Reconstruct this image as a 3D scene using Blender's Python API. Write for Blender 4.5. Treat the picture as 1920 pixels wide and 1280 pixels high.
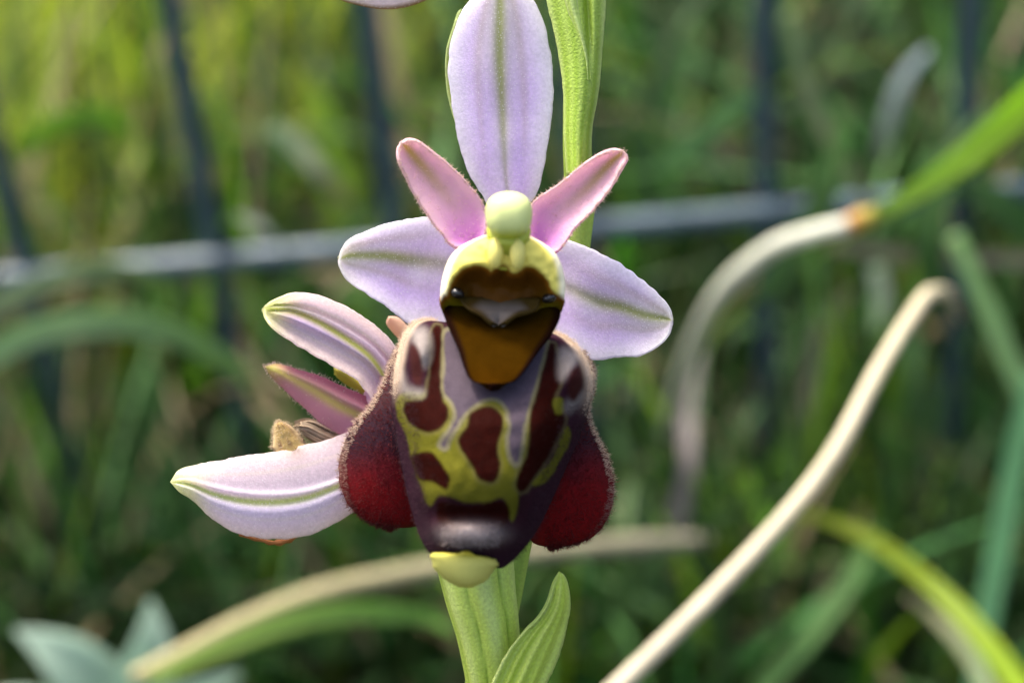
# Late spider orchid in front of a wire fence and meadow grass.  1 Blender unit = 1 cm.
import bpy, math, random
import numpy as np
from mathutils import Vector, Matrix

for o in list(bpy.data.objects):
    bpy.data.objects.remove(o, do_unlink=True)
sc = bpy.context.scene
C = sc.collection
sc.unit_settings.system = 'METRIC'
sc.unit_settings.scale_length = 0.01
rng = np.random.default_rng(7)
random.seed(7)

# ------------------------------------------------------------------ camera
PITCH = math.radians(31); ROLL = math.radians(5)
DIST = 9.33                       # distance of the plane in focus
FPX = 960 / math.tan(math.radians(15))
FOCUS = np.array([0.0, 0.0, 18.0])
dirv = np.array([0, math.cos(PITCH), -math.sin(PITCH)])
up0 = np.array([0, math.sin(PITCH), math.cos(PITCH)])
rt0 = np.array([1.0, 0, 0])
RT = math.cos(ROLL) * rt0 - math.sin(ROLL) * up0
UP = math.sin(ROLL) * rt0 + math.cos(ROLL) * up0
CAM = FOCUS - dirv * DIST
cd = bpy.data.cameras.new('camera')
cam = bpy.data.objects.new('camera', cd); C.objects.link(cam)
M = Matrix.Identity(4)
for i in range(3):
    M[i][0], M[i][1], M[i][2], M[i][3] = RT[i], UP[i], -dirv[i], CAM[i]
cam.matrix_world = M
cd.sensor_width = 36; cd.sensor_fit = 'HORIZONTAL'
cd.angle = math.radians(30)
cd.clip_start = 0.1; cd.clip_end = 60000
cd.dof.use_dof = True
cd.dof.focus_distance = DIST - 0.03
APERTURE = 0.225                   # diameter of the opening in cm
cd.dof.aperture_fstop = cd.lens * 1e-3 / APERTURE
sc.camera = cam

# ------------------------------------------------------------------ light
SUN_EL, SUN_AZ = 64, -38           # degrees; azimuth from +Y, negative = to the left, behind the flower
w = bpy.data.worlds.new('World'); sc.world = w; w.use_nodes = True
nt = w.node_tree; bg = nt.nodes['Background']
sky = nt.nodes.new('ShaderNodeTexSky'); sky.sky_type = 'NISHITA'; sky.sun_disc = False
sky.sun_elevation = math.radians(SUN_EL); sky.sun_rotation = math.radians(SUN_AZ)
sky.air_density = 0.7; sky.dust_density = 6.0; sky.ozone_density = 0.6
nt.links.new(sky.outputs[0], bg.inputs[0]); bg.inputs[1].default_value = 0.15
sd = bpy.data.lights.new('sun', 'SUN'); sd.energy = 2.0; sd.angle = math.radians(9.0); sd.color = (1, 0.95, 0.86)
sun = bpy.data.objects.new('sun', sd); C.objects.link(sun)
el, az = math.radians(SUN_EL), math.radians(SUN_AZ)
tosun = Vector((math.cos(el) * math.sin(az), math.cos(el) * math.cos(az), math.sin(el)))
sun.rotation_euler = tosun.to_track_quat('Z', 'Y').to_euler()
sun.location = (0, 0, 200)

sc.render.engine = 'CYCLES'
sc.cycles.use_denoising = True
sc.cycles.max_bounces = 10; sc.cycles.transmission_bounces = 8; sc.cycles.diffuse_bounces = 5
sc.view_settings.view_transform = 'Standard'; sc.view_settings.look = 'None'
sc.view_settings.gamma = 1; sc.view_settings.use_curve_mapping = False
sc.view_settings.exposure = 1.8

# ------------------------------------------------------------------ helpers
def P(px, py, wv=0.0):
    """point on the ray of a reference pixel, wv cm nearer than the plane in focus"""
    px, py, wv = np.broadcast_arrays(np.asarray(px, float), np.asarray(py, float), np.asarray(wv, float))
    d = DIST - wv
    return CAM + np.multiply.outer(d, dirv) + np.multiply.outer((px - 960) / FPX * d, RT) + np.multiply.outer((640 - py) / FPX * d, UP)

def PD(px, py, depth):
    return P(px, py, DIST - np.asarray(depth, float))

PXCM = DIST / FPX                 # one reference pixel in cm at the plane in focus

def lin(r, g, b):
    f = lambda c: c / 12.92 if c <= 0.04045 else ((c + 0.055) / 1.055) ** 2.4
    return np.array([f(r / 255), f(g / 255), f(b / 255)])

def sstep(a, b, x):
    t = np.clip((x - a) / (b - a), 0, 1); return t * t * (3 - 2 * t)

def sinterp(x, xs, ys):
    g = np.linspace(xs[0] - 60, xs[-1] + 60, 600); v = np.interp(g, xs, ys)
    k = np.hanning(61); k /= k.sum()
    v = np.convolve(np.pad(v, 30, mode='edge'), k, 'valid')
    return np.interp(x, g, v)

def mixc(c, col, m):
    return c * (1 - m[..., None]) + np.asarray(col) * m[..., None]

def catmull(pts, n=None, closed=False):
    """smooth curve through pts (rows of any dimension), resampled evenly to n points"""
    p = np.asarray(pts, float)
    if closed: q = np.vstack([p[-1], p, p[0], p[1]])
    else: q = np.vstack([2 * p[0] - p[1], p, 2 * p[-1] - p[-2]])
    out = []
    for i in range(1, len(q) - 2):
        t = np.linspace(0, 1, 14, endpoint=False)[:, None]
        a, b, c, d = q[i - 1], q[i], q[i + 1], q[i + 2]
        out.append(0.5 * (2 * b + (c - a) * t + (2 * a - 5 * b + 4 * c - d) * t ** 2 + (3 * b - a - 3 * c + d) * t ** 3))
    out = np.vstack(out + ([] if closed else [q[-2][None]]))
    if n is None: return out
    if closed: out = np.vstack([out, out[:1]])
    s = np.r_[0, np.cumsum(np.linalg.norm(np.diff(out, axis=0), axis=1))]; s /= s[-1]
    u = np.linspace(0, 1, n)
    return np.stack([np.interp(u, s, out[:, k]) for k in range(out.shape[1])], 1)

def sdist(px, py, poly, smooth=True):
    """signed distance in pixels to a closed outline, positive inside"""
    q = catmull(poly, len(poly) * 5, True)[:-1] if smooth else np.asarray(poly, float)
    x, y = np.ravel(px), np.ravel(py)
    best = np.full(x.shape, 1e9); inside = np.zeros(x.shape, bool)
    for (ax, ay), (bx, by) in zip(q, np.roll(q, -1, 0)):
        ex, ey = bx - ax, by - ay
        h = np.clip(((x - ax) * ex + (y - ay) * ey) / (ex * ex + ey * ey + 1e-9), 0, 1)
        best = np.minimum(best, (x - ax - h * ex) ** 2 + (y - ay - h * ey) ** 2)
        c = (ay > y) != (by > y)
        inside ^= c & (x < (bx - ax) * (y - ay) / (by - ay + 1e-12) + ax)
    d = np.sqrt(best)
    return np.where(inside, d, -d).reshape(np.shape(px))

def vnoise(x, y, seed=0):
    """smooth value noise, -1..1"""
    r = np.random.default_rng(seed).uniform(-1, 1, (64, 64))
    xi, yi = np.floor(x).astype(int), np.floor(y).astype(int)
    fx, fy = x - xi, y - yi
    fx, fy = fx * fx * (3 - 2 * fx), fy * fy * (3 - 2 * fy)
    g = lambda a, b: r[a % 64, b % 64]
    return (g(xi, yi) * (1 - fx) + g(xi + 1, yi) * fx) * (1 - fy) + (g(xi, yi + 1) * (1 - fx) + g(xi + 1, yi + 1) * fx) * fy

WORLD = {}                        # object -> world position of its origin

def mesh_obj(name, verts, faces, mat, parent=None, col=None, smooth=True, origin=None):
    v = np.asarray(verts, float)
    o0 = v.mean(0) if origin is None else np.asarray(origin, float)
    me = bpy.data.meshes.new(name)
    me.from_pydata((v - o0).tolist(), [], [list(map(int, f)) for f in faces])
    me.materials.append(mat)
    if col is not None:
        a = me.color_attributes.new('Col', 'FLOAT_COLOR', 'POINT')
        c = np.ones((len(v), 4), np.float32); c[:, :3] = np.clip(np.asarray(col).reshape(-1, 3), 0, 1)
        a.data.foreach_set('color', c.ravel())
    me.polygons.foreach_set('use_smooth', [smooth] * len(me.polygons))
    me.update()
    ob = bpy.data.objects.new(name, me); C.objects.link(ob)
    WORLD[ob.name] = o0
    if parent is not None:
        ob.parent = parent; ob.location = o0 - WORLD[parent.name]
    else:
        ob.location = o0
    return ob

def tag(o, label, cat, group=None, kind=None):
    if label: o['label'] = label
    if cat: o['category'] = cat
    if group: o['group'] = group
    if kind: o['kind'] = kind
    return o

def empty(name, loc, label, cat, group=None):
    o = bpy.data.objects.new(name, None); C.objects.link(o); o.location = loc
    o.empty_display_size = 0.5
    WORLD[o.name] = np.asarray(loc, float)
    return tag(o, label, cat, group)

def grid_faces(nr, nc, closed=False, off=0):
    i, j = np.meshgrid(np.arange(nr - 1), np.arange(nc if closed else nc - 1), indexing='ij')
    j2 = (j + 1) % nc
    return (np.stack([i * nc + j, i * nc + j2, (i + 1) * nc + j2, (i + 1) * nc + j], -1).reshape(-1, 4) + off).tolist()

def blade(name, left, right, wf, mat, parent, colf, ns=32, nt=90, thick=0.02, rough=0.0, seed=1, tip=True):
    """a sheet between two outline curves (base to tip, reference pixels) with relief wf(s,t,px,py) in cm, given real thickness"""
    if tip:
        e = ((np.array(left[-1]) + np.array(right[-1])) / 2).tolist(); left = list(left[:-1]) + [e]; right = list(right[:-1]) + [e]
    L, R = catmull(left, nt), catmull(right, nt)
    t = np.linspace(0, 1, nt)[:, None] * np.ones((1, ns)); s = np.linspace(-1, 1, ns)[None] * np.ones((nt, 1))
    k = (s + 1)[..., None] / 2
    xy = L[:, None] * (1 - k) + R[:, None] * k
    if rough:
        e = np.abs(s) ** 6 * (1 - t ** 6)
        n1 = vnoise(t * 22 + 3, s * 1.0 + seed, seed) + 0.6 * vnoise(t * 55, s + seed, seed + 9)
        xy[..., 0] += e * n1 * rough; xy[..., 1] += e * np.roll(n1, 5, 0) * rough
    px, py = xy[..., 0], xy[..., 1]
    wv = wf(s, t, px, py)
    if tip: k_ = sstep(.86, 1, t); wv = wv * (1 - k_) + wv.mean(1, keepdims=True) * k_
    V = P(px, py, wv)
    col = colf(s, t, px, py)
    du = np.gradient(V, axis=0); dv = np.gradient(V, axis=1)
    N = np.cross(du, dv); N /= (np.linalg.norm(N, axis=-1, keepdims=True) + 1e-9)
    if tip: N[-1] = N[-2].mean(0); N[-1] /= np.linalg.norm(N[-1][0])
    sgn = np.sign((N.reshape(-1, 3) @ (-dirv)).sum()); N *= sgn
    th = thick * (0.35 + 0.65 * np.sqrt(np.clip(1 - np.abs(s) ** 4, 0, 1)))
    B = V - N * th[..., None]
    n = ns * nt
    f = grid_faces(nt, ns); fb = [[a + n for a in q[::-1]] for q in grid_faces(nt, ns)]
    side = []
    for i in range(nt - 1):
        a, b = i * ns, (i + 1) * ns; side.append([a, b, b + n, a + n])
        a, b = i * ns + ns - 1, (i + 1) * ns + ns - 1; side.append([b, a, a + n, b + n])
    for j in range(ns - 1):
        a, b = j, j + 1; side.append([b, a, a + n, b + n])
        a, b = (nt - 1) * ns + j, (nt - 1) * ns + j + 1; side.append([a, b, b + n, a + n])
    ob = mesh_obj(name, np.vstack([V.reshape(-1, 3), B.reshape(-1, 3)]), f + fb + side, mat, parent, np.vstack([col.reshape(-1, 3)] * 2))
    fix_normals(ob)
    return ob, V, N, px, py

def tube(name, path, rad, mat, parent, colf=None, seg=20, n=60, ribs=0, ribamp=0.0, flat=1.0, twist=0.0, cap=True):
    """round (or ribbed) stem along 3-D points"""
    p = catmull(path, n); r = np.interp(np.linspace(0, 1, n), np.linspace(0, 1, len(rad)), rad)
    T = np.gradient(p, axis=0); T /= np.linalg.norm(T, axis=1, keepdims=True)
    A = np.cross(T, dirv[None]); A /= np.linalg.norm(A, axis=1, keepdims=True); B = np.cross(T, A)
    th = np.linspace(0, 2 * np.pi, seg, endpoint=False)
    tt = np.linspace(0, 1, n)[:, None]
    rr = r[:, None] * (1 + ribamp * (2 * np.abs(np.cos(ribs / 2 * (th[None] + twist * tt))) ** .6 - 1) if ribs else np.ones((n, seg)))
    V = p[:, None] + (np.cos(th)[None] * rr)[..., None] * A[:, None] + (np.sin(th)[None] * rr * flat)[..., None] * B[:, None]
    F = grid_faces(n, seg, True)
    vs = V.reshape(-1, 3)
    if cap:
        vs = np.vstack([vs, p[:1] - T[:1] * r[0] * .3, p[-1:] + T[-1:] * r[-1] * .6]); k = n * seg
        F += [[k, (j + 1) % seg, j] for j in range(seg)] + [[k + 1, (n - 1) * seg + j, (n - 1) * seg + (j + 1) % seg] for j in range(seg)]
    col = None
    if colf is not None:
        c = colf(tt * np.ones((1, seg)), th[None] * np.ones((n, 1)))
        c = c.reshape(-1, 3)
        if cap: c = np.vstack([c, c[:1], c[-1:]])
        col = c
    ob = mesh_obj(name, vs, F, mat, parent, col)
    fix_normals(ob)
    return ob

def fix_normals(ob):
    import bmesh
    bm = bmesh.new(); bm.from_mesh(ob.data)
    bmesh.ops.recalc_face_normals(bm, faces=bm.faces[:]); bm.to_mesh(ob.data); bm.free()
    ob.data.polygons.foreach_set('use_smooth', [True] * len(ob.data.polygons))

def blob(name, px, py, wv, rx, ry, rz, mat, parent, col, seg=28, rings=18, rot=0.0, expo=2.0, shapef=None):
    """rounded body centred on a reference pixel; rx, ry in pixels, rz in cm"""
    ph = np.linspace(0.02, np.pi - 0.02, rings)[:, None]; th = np.linspace(0, 2 * np.pi, seg, endpoint=False)[None]
    sg = lambda a, e: np.sign(a) * np.abs(a) ** (2 / e)
    x = sg(np.sin(ph), 2) * sg(np.cos(th), expo); y = sg(np.cos(ph), expo) * np.ones_like(th); z = np.sin(ph) * np.sin(th)
    if shapef: x, y, z = shapef(x, y, z)
    X, Y = x * rx, y * ry
    c, s = math.cos(rot), math.sin(rot)
    V = P(px + X * c - Y * s, py + X * s + Y * c, wv + z * rz).reshape(-1, 3)
    top, bot = V[:seg].mean(0), V[-seg:].mean(0)
    F = grid_faces(rings, seg, True); k = rings * seg
    F += [[k, j, (j + 1) % seg] for j in range(seg)] + [[k + 1, (rings - 1) * seg + (j + 1) % seg, (rings - 1) * seg + j] for j in range(seg)]
    cc = col(x, y, z).reshape(-1, 3) if callable(col) else np.tile(col, (k, 1))
    ob = mesh_obj(name, np.vstack([V, top, bot]), F, mat, parent, np.vstack([cc, cc[:1], cc[-1:]]))
    fix_normals(ob); return ob

def hairs(name, pts, nrm, length, width, mat, parent, cols, droop=0.3, jitter=0.5, taper=True):
    """fine tapering hairs, each a bent three-sided spike, joined as one part"""
    n = len(pts)
    L = length * rng.uniform(.5, 1.2, n) if np.ndim(length) == 0 else length * rng.uniform(.6, 1.2, n)
    d = nrm + jitter * rng.normal(size=(n, 3)); d /= np.linalg.norm(d, axis=1, keepdims=True)
    d2 = d + droop * rng.normal(size=(n, 3)); d2 /= np.linalg.norm(d2, axis=1, keepdims=True)
    a = np.cross(d, rng.normal(size=(n, 3))); a /= np.linalg.norm(a, axis=1, keepdims=True); b = np.cross(d, a)
    base = pts - d * L[:, None] * .08; mid = base + d * (L * .5)[:, None]; tip = mid + d2 * (L * .55)[:, None]
    ring = lambda c, r: [c + r * (math.cos(k * 2.094) * a + math.sin(k * 2.094) * b) for k in range(3)]
    V = np.stack(ring(base, width / 2) + ring(mid, width * .38) + [tip], 1).reshape(-1, 3)
    f0 = []
    for k in range(3):
        k2 = (k + 1) % 3
        f0 += [[k, k2, 3 + k2], [k, 3 + k2, 3 + k], [3 + k, 3 + k2, 6]]
    F = (np.array(f0)[None] + (np.arange(n) * 7)[:, None, None]).reshape(-1, 3)
    ob = mesh_obj(name, V, F.tolist(), mat, parent, np.repeat(cols, 7, 0)); ob['kind'] = 'stuff'
    return ob

# ------------------------------------------------------------------ materials
def material(name, base=None, attr=True, rough=0.5, spec=0.35, trans=0.0, sss=0.0, sssr=(.04, .03, .03), var=0.12, vscale=8.0,
             bump=0.0, bscale=60.0, sheen=0.0, coat=0.0, fine=0.0, fscale=120.0, stretch=None, bdist=0.01, sparkle=0.0, speck=0.0, spscale=130.0):
    m = bpy.data.materials.new(name); m.use_nodes = True
    n = m.node_tree.nodes; l = m.node_tree.links
    p = n['Principled BSDF']; out = n['Material Output']
    tc = n.new('ShaderNodeTexCoord')
    vec = tc.outputs['Object']
    if stretch:
        mp = n.new('ShaderNodeMapping'); mp.inputs['Scale'].default_value = stretch; l.new(vec, mp.inputs[0]); vec = mp.outputs[0]
    if attr:
        c = n.new('ShaderNodeVertexColor'); c.layer_name = 'Col'; colout = c.outputs[0]
    else:
        c = n.new('ShaderNodeRGB'); c.outputs[0].default_value = (*base, 1); colout = c.outputs[0]
    def modulate(colout, scale, amt, detail):
        nz = n.new('ShaderNodeTexNoise'); nz.inputs['Scale'].default_value = scale; nz.inputs['Detail'].default_value = detail
        l.new(vec, nz.inputs['Vector'])
        mr = n.new('ShaderNodeMapRange'); mr.inputs['From Min'].default_value = 0.25; mr.inputs['From Max'].default_value = 0.75
        mr.inputs['To Min'].default_value = 1 - amt; mr.inputs['To Max'].default_value = 1 + amt
        l.new(nz.outputs['Fac'], mr.inputs['Value'])
        mx = n.new('ShaderNodeVectorMath'); mx.operation = 'MULTIPLY'
        l.new(colout, mx.inputs[0]); l.new(mr.outputs[0], mx.inputs[1])
        return mx.outputs[0], nz
    if var: colout, _ = modulate(colout, vscale, var, 4)
    if fine: colout, _ = modulate(colout, fscale, fine, 2)
    if speck:                     # pale cells scattered over the tissue, their glitter painted in as white specks
        vo = n.new('ShaderNodeTexVoronoi'); vo.inputs['Scale'].default_value = spscale; l.new(vec, vo.inputs['Vector'])
        a1 = n.new('ShaderNodeMapRange'); a1.inputs['From Min'].default_value = .42; a1.inputs['From Max'].default_value = .12; l.new(vo.outputs['Distance'], a1.inputs['Value'])
        sp = n.new('ShaderNodeSeparateColor'); l.new(vo.outputs['Color'], sp.inputs[0])
        a2 = n.new('ShaderNodeMapRange'); a2.inputs['From Min'].default_value = .35; a2.inputs['From Max'].default_value = 1; a2.inputs['To Max'].default_value = speck; l.new(sp.outputs[0], a2.inputs['Value'])
        mu = n.new('ShaderNodeMath'); mu.operation = 'MULTIPLY'; l.new(a1.outputs[0], mu.inputs[0]); l.new(a2.outputs[0], mu.inputs[1])
        mc = n.new('ShaderNodeMix'); mc.data_type = 'RGBA'; mc.inputs['B'].default_value = (.97, .95, .97, 1)
        l.new(mu.outputs[0], mc.inputs['Factor']); l.new(colout, mc.inputs['A']); colout = mc.outputs['Result']
    l.new(colout, p.inputs['Base Color'])
    p.inputs['Roughness'].default_value = rough; p.inputs['Specular IOR Level'].default_value = spec
    if sss:
        p.inputs['Subsurface Weight'].default_value = sss; p.inputs['Subsurface Radius'].default_value = sssr
        p.inputs['Subsurface Scale'].default_value = 1.0
    if sheen:
        p.inputs['Sheen Weight'].default_value = sheen; p.inputs['Sheen Roughness'].default_value = 0.35
    if coat:
        p.inputs['Coat Weight'].default_value = coat; p.inputs['Coat Roughness'].default_value = 0.12
    bnode = None
    if bump:
        nz = n.new('ShaderNodeTexVoronoi' if sparkle else 'ShaderNodeTexNoise'); nz.inputs['Scale'].default_value = bscale
        if not sparkle: nz.inputs['Detail'].default_value = 3
        l.new(vec, nz.inputs['Vector'])
        bnode = n.new('ShaderNodeBump'); bnode.inputs['Strength'].default_value = bump; bnode.inputs['Distance'].default_value = bdist
        bnode.invert = bool(sparkle)
        l.new(nz.outputs[0], bnode.inputs['Height']); l.new(bnode.outputs[0], p.inputs['Normal'])
    if trans:
        tr = n.new('ShaderNodeBsdfTranslucent'); l.new(colout, tr.inputs[0])
        ms = n.new('ShaderNodeMixShader'); ms.inputs[0].default_value = trans
        l.new(p.outputs[0], ms.inputs[1]); l.new(tr.outputs[0], ms.inputs[2]); l.new(ms.outputs[0], out.inputs[0])
    return m

M_SEPAL = material('sepal_tissue', rough=.24, spec=.75, trans=.66, var=.05, vscale=5, bump=.5, bscale=105, fine=.1, fscale=60, sparkle=1, bdist=.003, speck=.9, spscale=105)
M_PETAL = material('petal_tissue', rough=.55, spec=.3, trans=.5, var=.07, vscale=8, bump=.3, bscale=70)
M_GREEN = material('orchid_green_tissue', rough=.42, spec=.45, trans=.25, var=.08, vscale=6, bump=.6, bscale=80, fine=.14, fscale=70, bdist=.008)
M_LIP = material('velvet_lip', rough=.7, spec=.02, var=.1, vscale=18, bump=.4, bscale=80, sheen=.0, fine=.08, fscale=90, bdist=.008)
M_LOBE = material('velvet_side_lobe', rough=.7, spec=.1, trans=.3, var=.12, vscale=18, bump=.4, bscale=80, fine=.1, fscale=90, bdist=.008)
M_GLOSS = material('glossy_throat', rough=.55, spec=.08, var=.12, vscale=10, bump=.15, bscale=40)
M_THROAT = material('throat_tissue', rough=.6, spec=.0, var=.15, vscale=14, bump=.2, bscale=40)
M_CAP = material('anther_tissue', rough=.5, spec=.35, trans=.2, var=.06, vscale=10, bump=.15, bscale=60)
M_EYE = material('staminode_gloss', rough=.12, spec=.6, var=.05)
M_HAIR = material('plant_hair', rough=.5, spec=.4, trans=.55, var=0)
M_WITHER = material('withered_tissue', rough=.7, spec=.2, trans=.15, var=.25, vscale=14, bump=.6, bscale=40)
M_GRASS = material('grass_leaf', rough=.5, spec=.22, trans=.45, var=.15, vscale=1.2)
M_BLADE = material('near_grass_leaf', rough=.42, spec=.4, trans=.55, var=.12, vscale=1.5)
M_STRAW = material('dry_straw', rough=.55, spec=.35, trans=.15, var=.14, vscale=2.0, stretch=(3, 3, 1))
M_WIRE = material('painted_wire', base=tuple(lin(64, 80, 88)), attr=False, rough=.45, spec=.4, var=.18, vscale=1.5, bump=.2, bscale=12)
M_SOIL = material('meadow_soil', base=(.035, .032, .018), attr=False, rough=.95, spec=.1, var=.45, vscale=.35, bump=.8, bscale=1.2, bdist=.5)

# ------------------------------------------------------------------ ground
gn = 81
gx = np.sign(np.linspace(-1, 1, gn)) * np.abs(np.linspace(-1, 1, gn)) ** 4 * 30000
GX, GY = np.meshgrid(gx, gx, indexing='ij')
GZ = 0.9 * vnoise(GX / 9 + 5, GY / 9 + 8, 3) * (np.abs(GX) < 400) * (np.abs(GY) < 400) - 0.3
ground = mesh_obj('ground', np.stack([GX, GY, GZ], -1).reshape(-1, 3), grid_faces(gn, gn), M_SOIL, origin=(0, 0, 0))
fix_normals(ground); ground['kind'] = 'structure'
if ground.data.polygons[0].normal.z < 0: ground.data.flip_normals()

# ------------------------------------------------------------------ wire fence
FENCE_Y = 15.5
def on_fence(px, py):
    r = P(px, py, 0) - CAM; k = (FENCE_Y - CAM[1]) / r[1]; return CAM + r * k
fence = empty('wire_fence', (on_fence(740, 430)[0], FENCE_Y, 0), 'slate grey welded wire fence behind the orchid', 'fence')
vx = [on_fence(px, 430)[0] for px in (28, 395, 738, 1088, 1436, 1802)]
pitch = (vx[-1] - vx[0]) / 5
vx = [vx[0] - pitch * k for k in range(8, 0, -1)] + vx + [vx[-1] + pitch * k for k in range(1, 9)]
hz = on_fence(700, 447)[2]
def wire(name, a, b, r):
    a, b = np.array(a), np.array(b); d = (b - a) / np.linalg.norm(b - a)
    u = np.cross(d, [0.3, 1, 0.2]); u /= np.linalg.norm(u); v = np.cross(d, u)
    th = np.linspace(0, 2 * np.pi, 10, endpoint=False)
    ring = np.cos(th)[:, None] * u + np.sin(th)[:, None] * v
    V = np.vstack([a + ring * r * .6, a + d * r * .5 + ring * r, b - d * r * .5 + ring * r, b + ring * r * .6])
    F = grid_faces(4, 10, True) + [list(range(10)), list(range(39, 29, -1))]
    o = mesh_obj(name, V, F, M_WIRE, fence); fix_normals(o); return o
for i, x in enumerate(vx):
    wire('vertical_wire', (x, FENCE_Y, -1.5), (x + rng.normal() * .05, FENCE_Y, 62), .15)
for k in range(-1, 5):
    z = hz + k * 12.5
    if z > 0: wire('horizontal_wire', (vx[0] - .6, FENCE_Y - .26, z), (vx[-1] + .6, FENCE_Y - .26, z), .16)

# ------------------------------------------------------------------ meadow (uncountable grass and herbs)
def ribbons(roots, heads, length, width, bend, cols, name, label, cat, segs=7, mat=M_GRASS, lean=None, broad=0.0):
    n = len(roots)
    t = np.linspace(0, 1, segs + 1)
    H = np.stack([np.cos(heads), np.sin(heads), np.zeros(n)], 1)
    S = np.stack([-np.sin(heads), np.cos(heads), np.zeros(n)], 1)
    ang0 = lean if lean is not None else rng.uniform(.02, .35, n)
    ang = ang0[:, None] + bend[:, None] * t[None] ** 1.4
    dz = np.cos(ang); dh = np.sin(ang)
    stp = length[:, None] / segs
    z = np.concatenate([np.zeros((n, 1)), np.cumsum((dz[:, 1:] + dz[:, :-1]) / 2 * stp, 1)], 1)
    h = np.concatenate([np.zeros((n, 1)), np.cumsum((dh[:, 1:] + dh[:, :-1]) / 2 * stp, 1)], 1)
    ctr = roots[:, None] + h[..., None] * H[:, None] + z[..., None] * np.array([0, 0, 1.0])
    if broad: wp = np.sin(np.pi * np.clip(t * .93 + .05, 0, 1)) ** .8
    else: wp = (1 - t ** 2.2) * (.75 + .25 * np.sin(np.pi * t)) + .03
    wd = width[:, None] * wp[None] / 2
    nrm = -np.cos(ang)[..., None] * H[:, None] + np.sin(ang)[..., None] * np.array([0, 0, 1.0])
    tw = rng.normal(0, .5, n)[:, None] * t[None]
    Sd = S[:, None] * np.cos(tw)[..., None] + nrm * np.sin(tw)[..., None]
    fold = (.28 * wd)[..., None] * nrm
    V = np.stack([ctr - Sd * wd[..., None] + fold, ctr, ctr + Sd * wd[..., None] + fold], 2).reshape(-1, 3)
    f = np.array(grid_faces(segs + 1, 3)); per = (segs + 1) * 3
    F = (f[None] + (np.arange(n) * per)[:, None, None]).reshape(-1, 4)
    cc = np.repeat(cols[:, None], per, 1).reshape(-1, 3)
    o = mesh_obj(name, V, F.tolist(), mat, None, cc, origin=(0, 25, 0))
    return tag(o, label, cat, None, 'stuff')

PAL = np.array([lin(42, 84, 20), lin(66, 104, 18), lin(36, 76, 34), lin(52, 94, 46), lin(94, 124, 26), lin(32, 64, 24), lin(76, 116, 64), lin(104, 138, 88)])
def meadow(n, x0, x1, y0, y1, lmin, lmax, wmin, wmax, name, label, cat, broad=0.0, bmax=1.6, dry=.10):
    r = np.stack([rng.uniform(x0, x1, n), rng.uniform(y0, y1, n), np.full(n, -.4)], 1)
    patch = vnoise(r[:, 0] / 6 + 20, r[:, 1] / 6 + 20, 11)
    keep = patch + rng.normal(0, .5, n) > -.45
    r = r[keep]; n = len(r)
    L = rng.uniform(lmin, lmax, n) * (1 + .25 * vnoise(r[:, 0] / 10, r[:, 1] / 10, 5))
    c = PAL[rng.integers(0, len(PAL), n)] * (.14 + 1.5 * rng.random(n) ** 2.2)[:, None]
    # grass toward the far left painted yellower and brighter, as if sunlit from behind
    yl = sstep(-2, 14, -r[:, 0] + (r[:, 1] - 32) * .8) * rng.uniform(.3, 1, n)
    c = mixc(c, lin(200, 216, 64), yl)
    d = rng.random(n) < dry
    c[d] = lin(150, 136, 104) * rng.uniform(.6, 1.0, d.sum())[:, None]
    return ribbons(r, rng.uniform(0, 2 * np.pi, n), L, rng.uniform(wmin, wmax, n), rng.uniform(.1, bmax, n), c, name, label, cat, broad=broad)
meadow(8500, -30, 30, 17.5, 62, 7, 17, .14, .38, 'meadow_grass', 'dense green meadow grass growing behind the wire fence', 'grass')
meadow(1500, -26, 26, 18, 50, 4, 11, .6, 1.5, 'meadow_herbs', 'broad leaved green herbs low among the meadow grass', 'ground cover', broad=1, dry=.02)
meadow(700, -22, 22, -6, 17, 2.5, 6.5, .25, .5, 'short_grass', 'short green grass on the ground around the orchid stem', 'grass')
meadow(160, -18, 18, 16.5, 24, 6, 10.5, .5, 1.2, 'tall_herbs', 'large soft leaves of tall herbs just beyond the fence', 'ground cover', broad=1, dry=.02)
meadow(2300, -16, 16, 11.2, 15.0, 6.5, 10.8, .16, .42, 'fence_grass', 'grass tufts growing along the near foot of the fence', 'grass', bmax=2.2)
meadow(9000, -150, 150, 60, 330, 10, 24, .6, 1.2, 'far_grass', 'taller distant grass stretching away beyond the fence', 'grass')

# ------------------------------------------------------------------ orchid
def bowl(base, tip, cup, arch=0.0):
    """relief of a cupped leaf: depth from base to tip, edges cup cm nearer, arch cm nearer in the middle"""
    return lambda s, t, px, py: base + (tip - base) * t + cup * s ** 2 + arch * np.sin(np.pi * t)

stem_pts = [P(905, 1400, -.30), P(925, 1260, -.26), P(947, 1140, -.24), P(968, 1030, -.24), P(1027, 730, -.24), P(1085, 430, -.22), P(1083, 300, -.2), P(1084, 150, -.2), P(1082, 0, -.2), P(1078, -160, -.2), P(1070, -420, -.25), P(1066, -700, -.3)]
low = stem_pts[0]
ground_pt = np.array([low[0] - .5, low[1] - 2.2, -.5])
stem_path = [ground_pt, ground_pt + (low - ground_pt) * .3 + np.array([0, -.25, 0]), ground_pt + (low - ground_pt) * .65 + np.array([0, -.25, 0])] + stem_pts
plant = empty('orchid_plant', ground_pt, 'spider orchid with lilac sepals and maroon patterned lip before the wire fence', 'orchid')

G1, G2, G3 = lin(142, 172, 48), lin(180, 204, 96), lin(206, 222, 140)
def stem_col(t, th):
    c = np.ones(t.shape + (3,)) * G1
    return mixc(c, G2, .5 + .5 * np.sin(th * 5 + 1) * .6)
rads = np.interp(np.linspace(0, 1, 30), [0, .2, .5, .62, .8, .9, 1], [.13, .12, .078, .07, .072, .07, .05])
stem = tube('stem', stem_path, rads, M_GREEN, plant, stem_col, seg=24, n=140, ribs=5, ribamp=.05)

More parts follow.
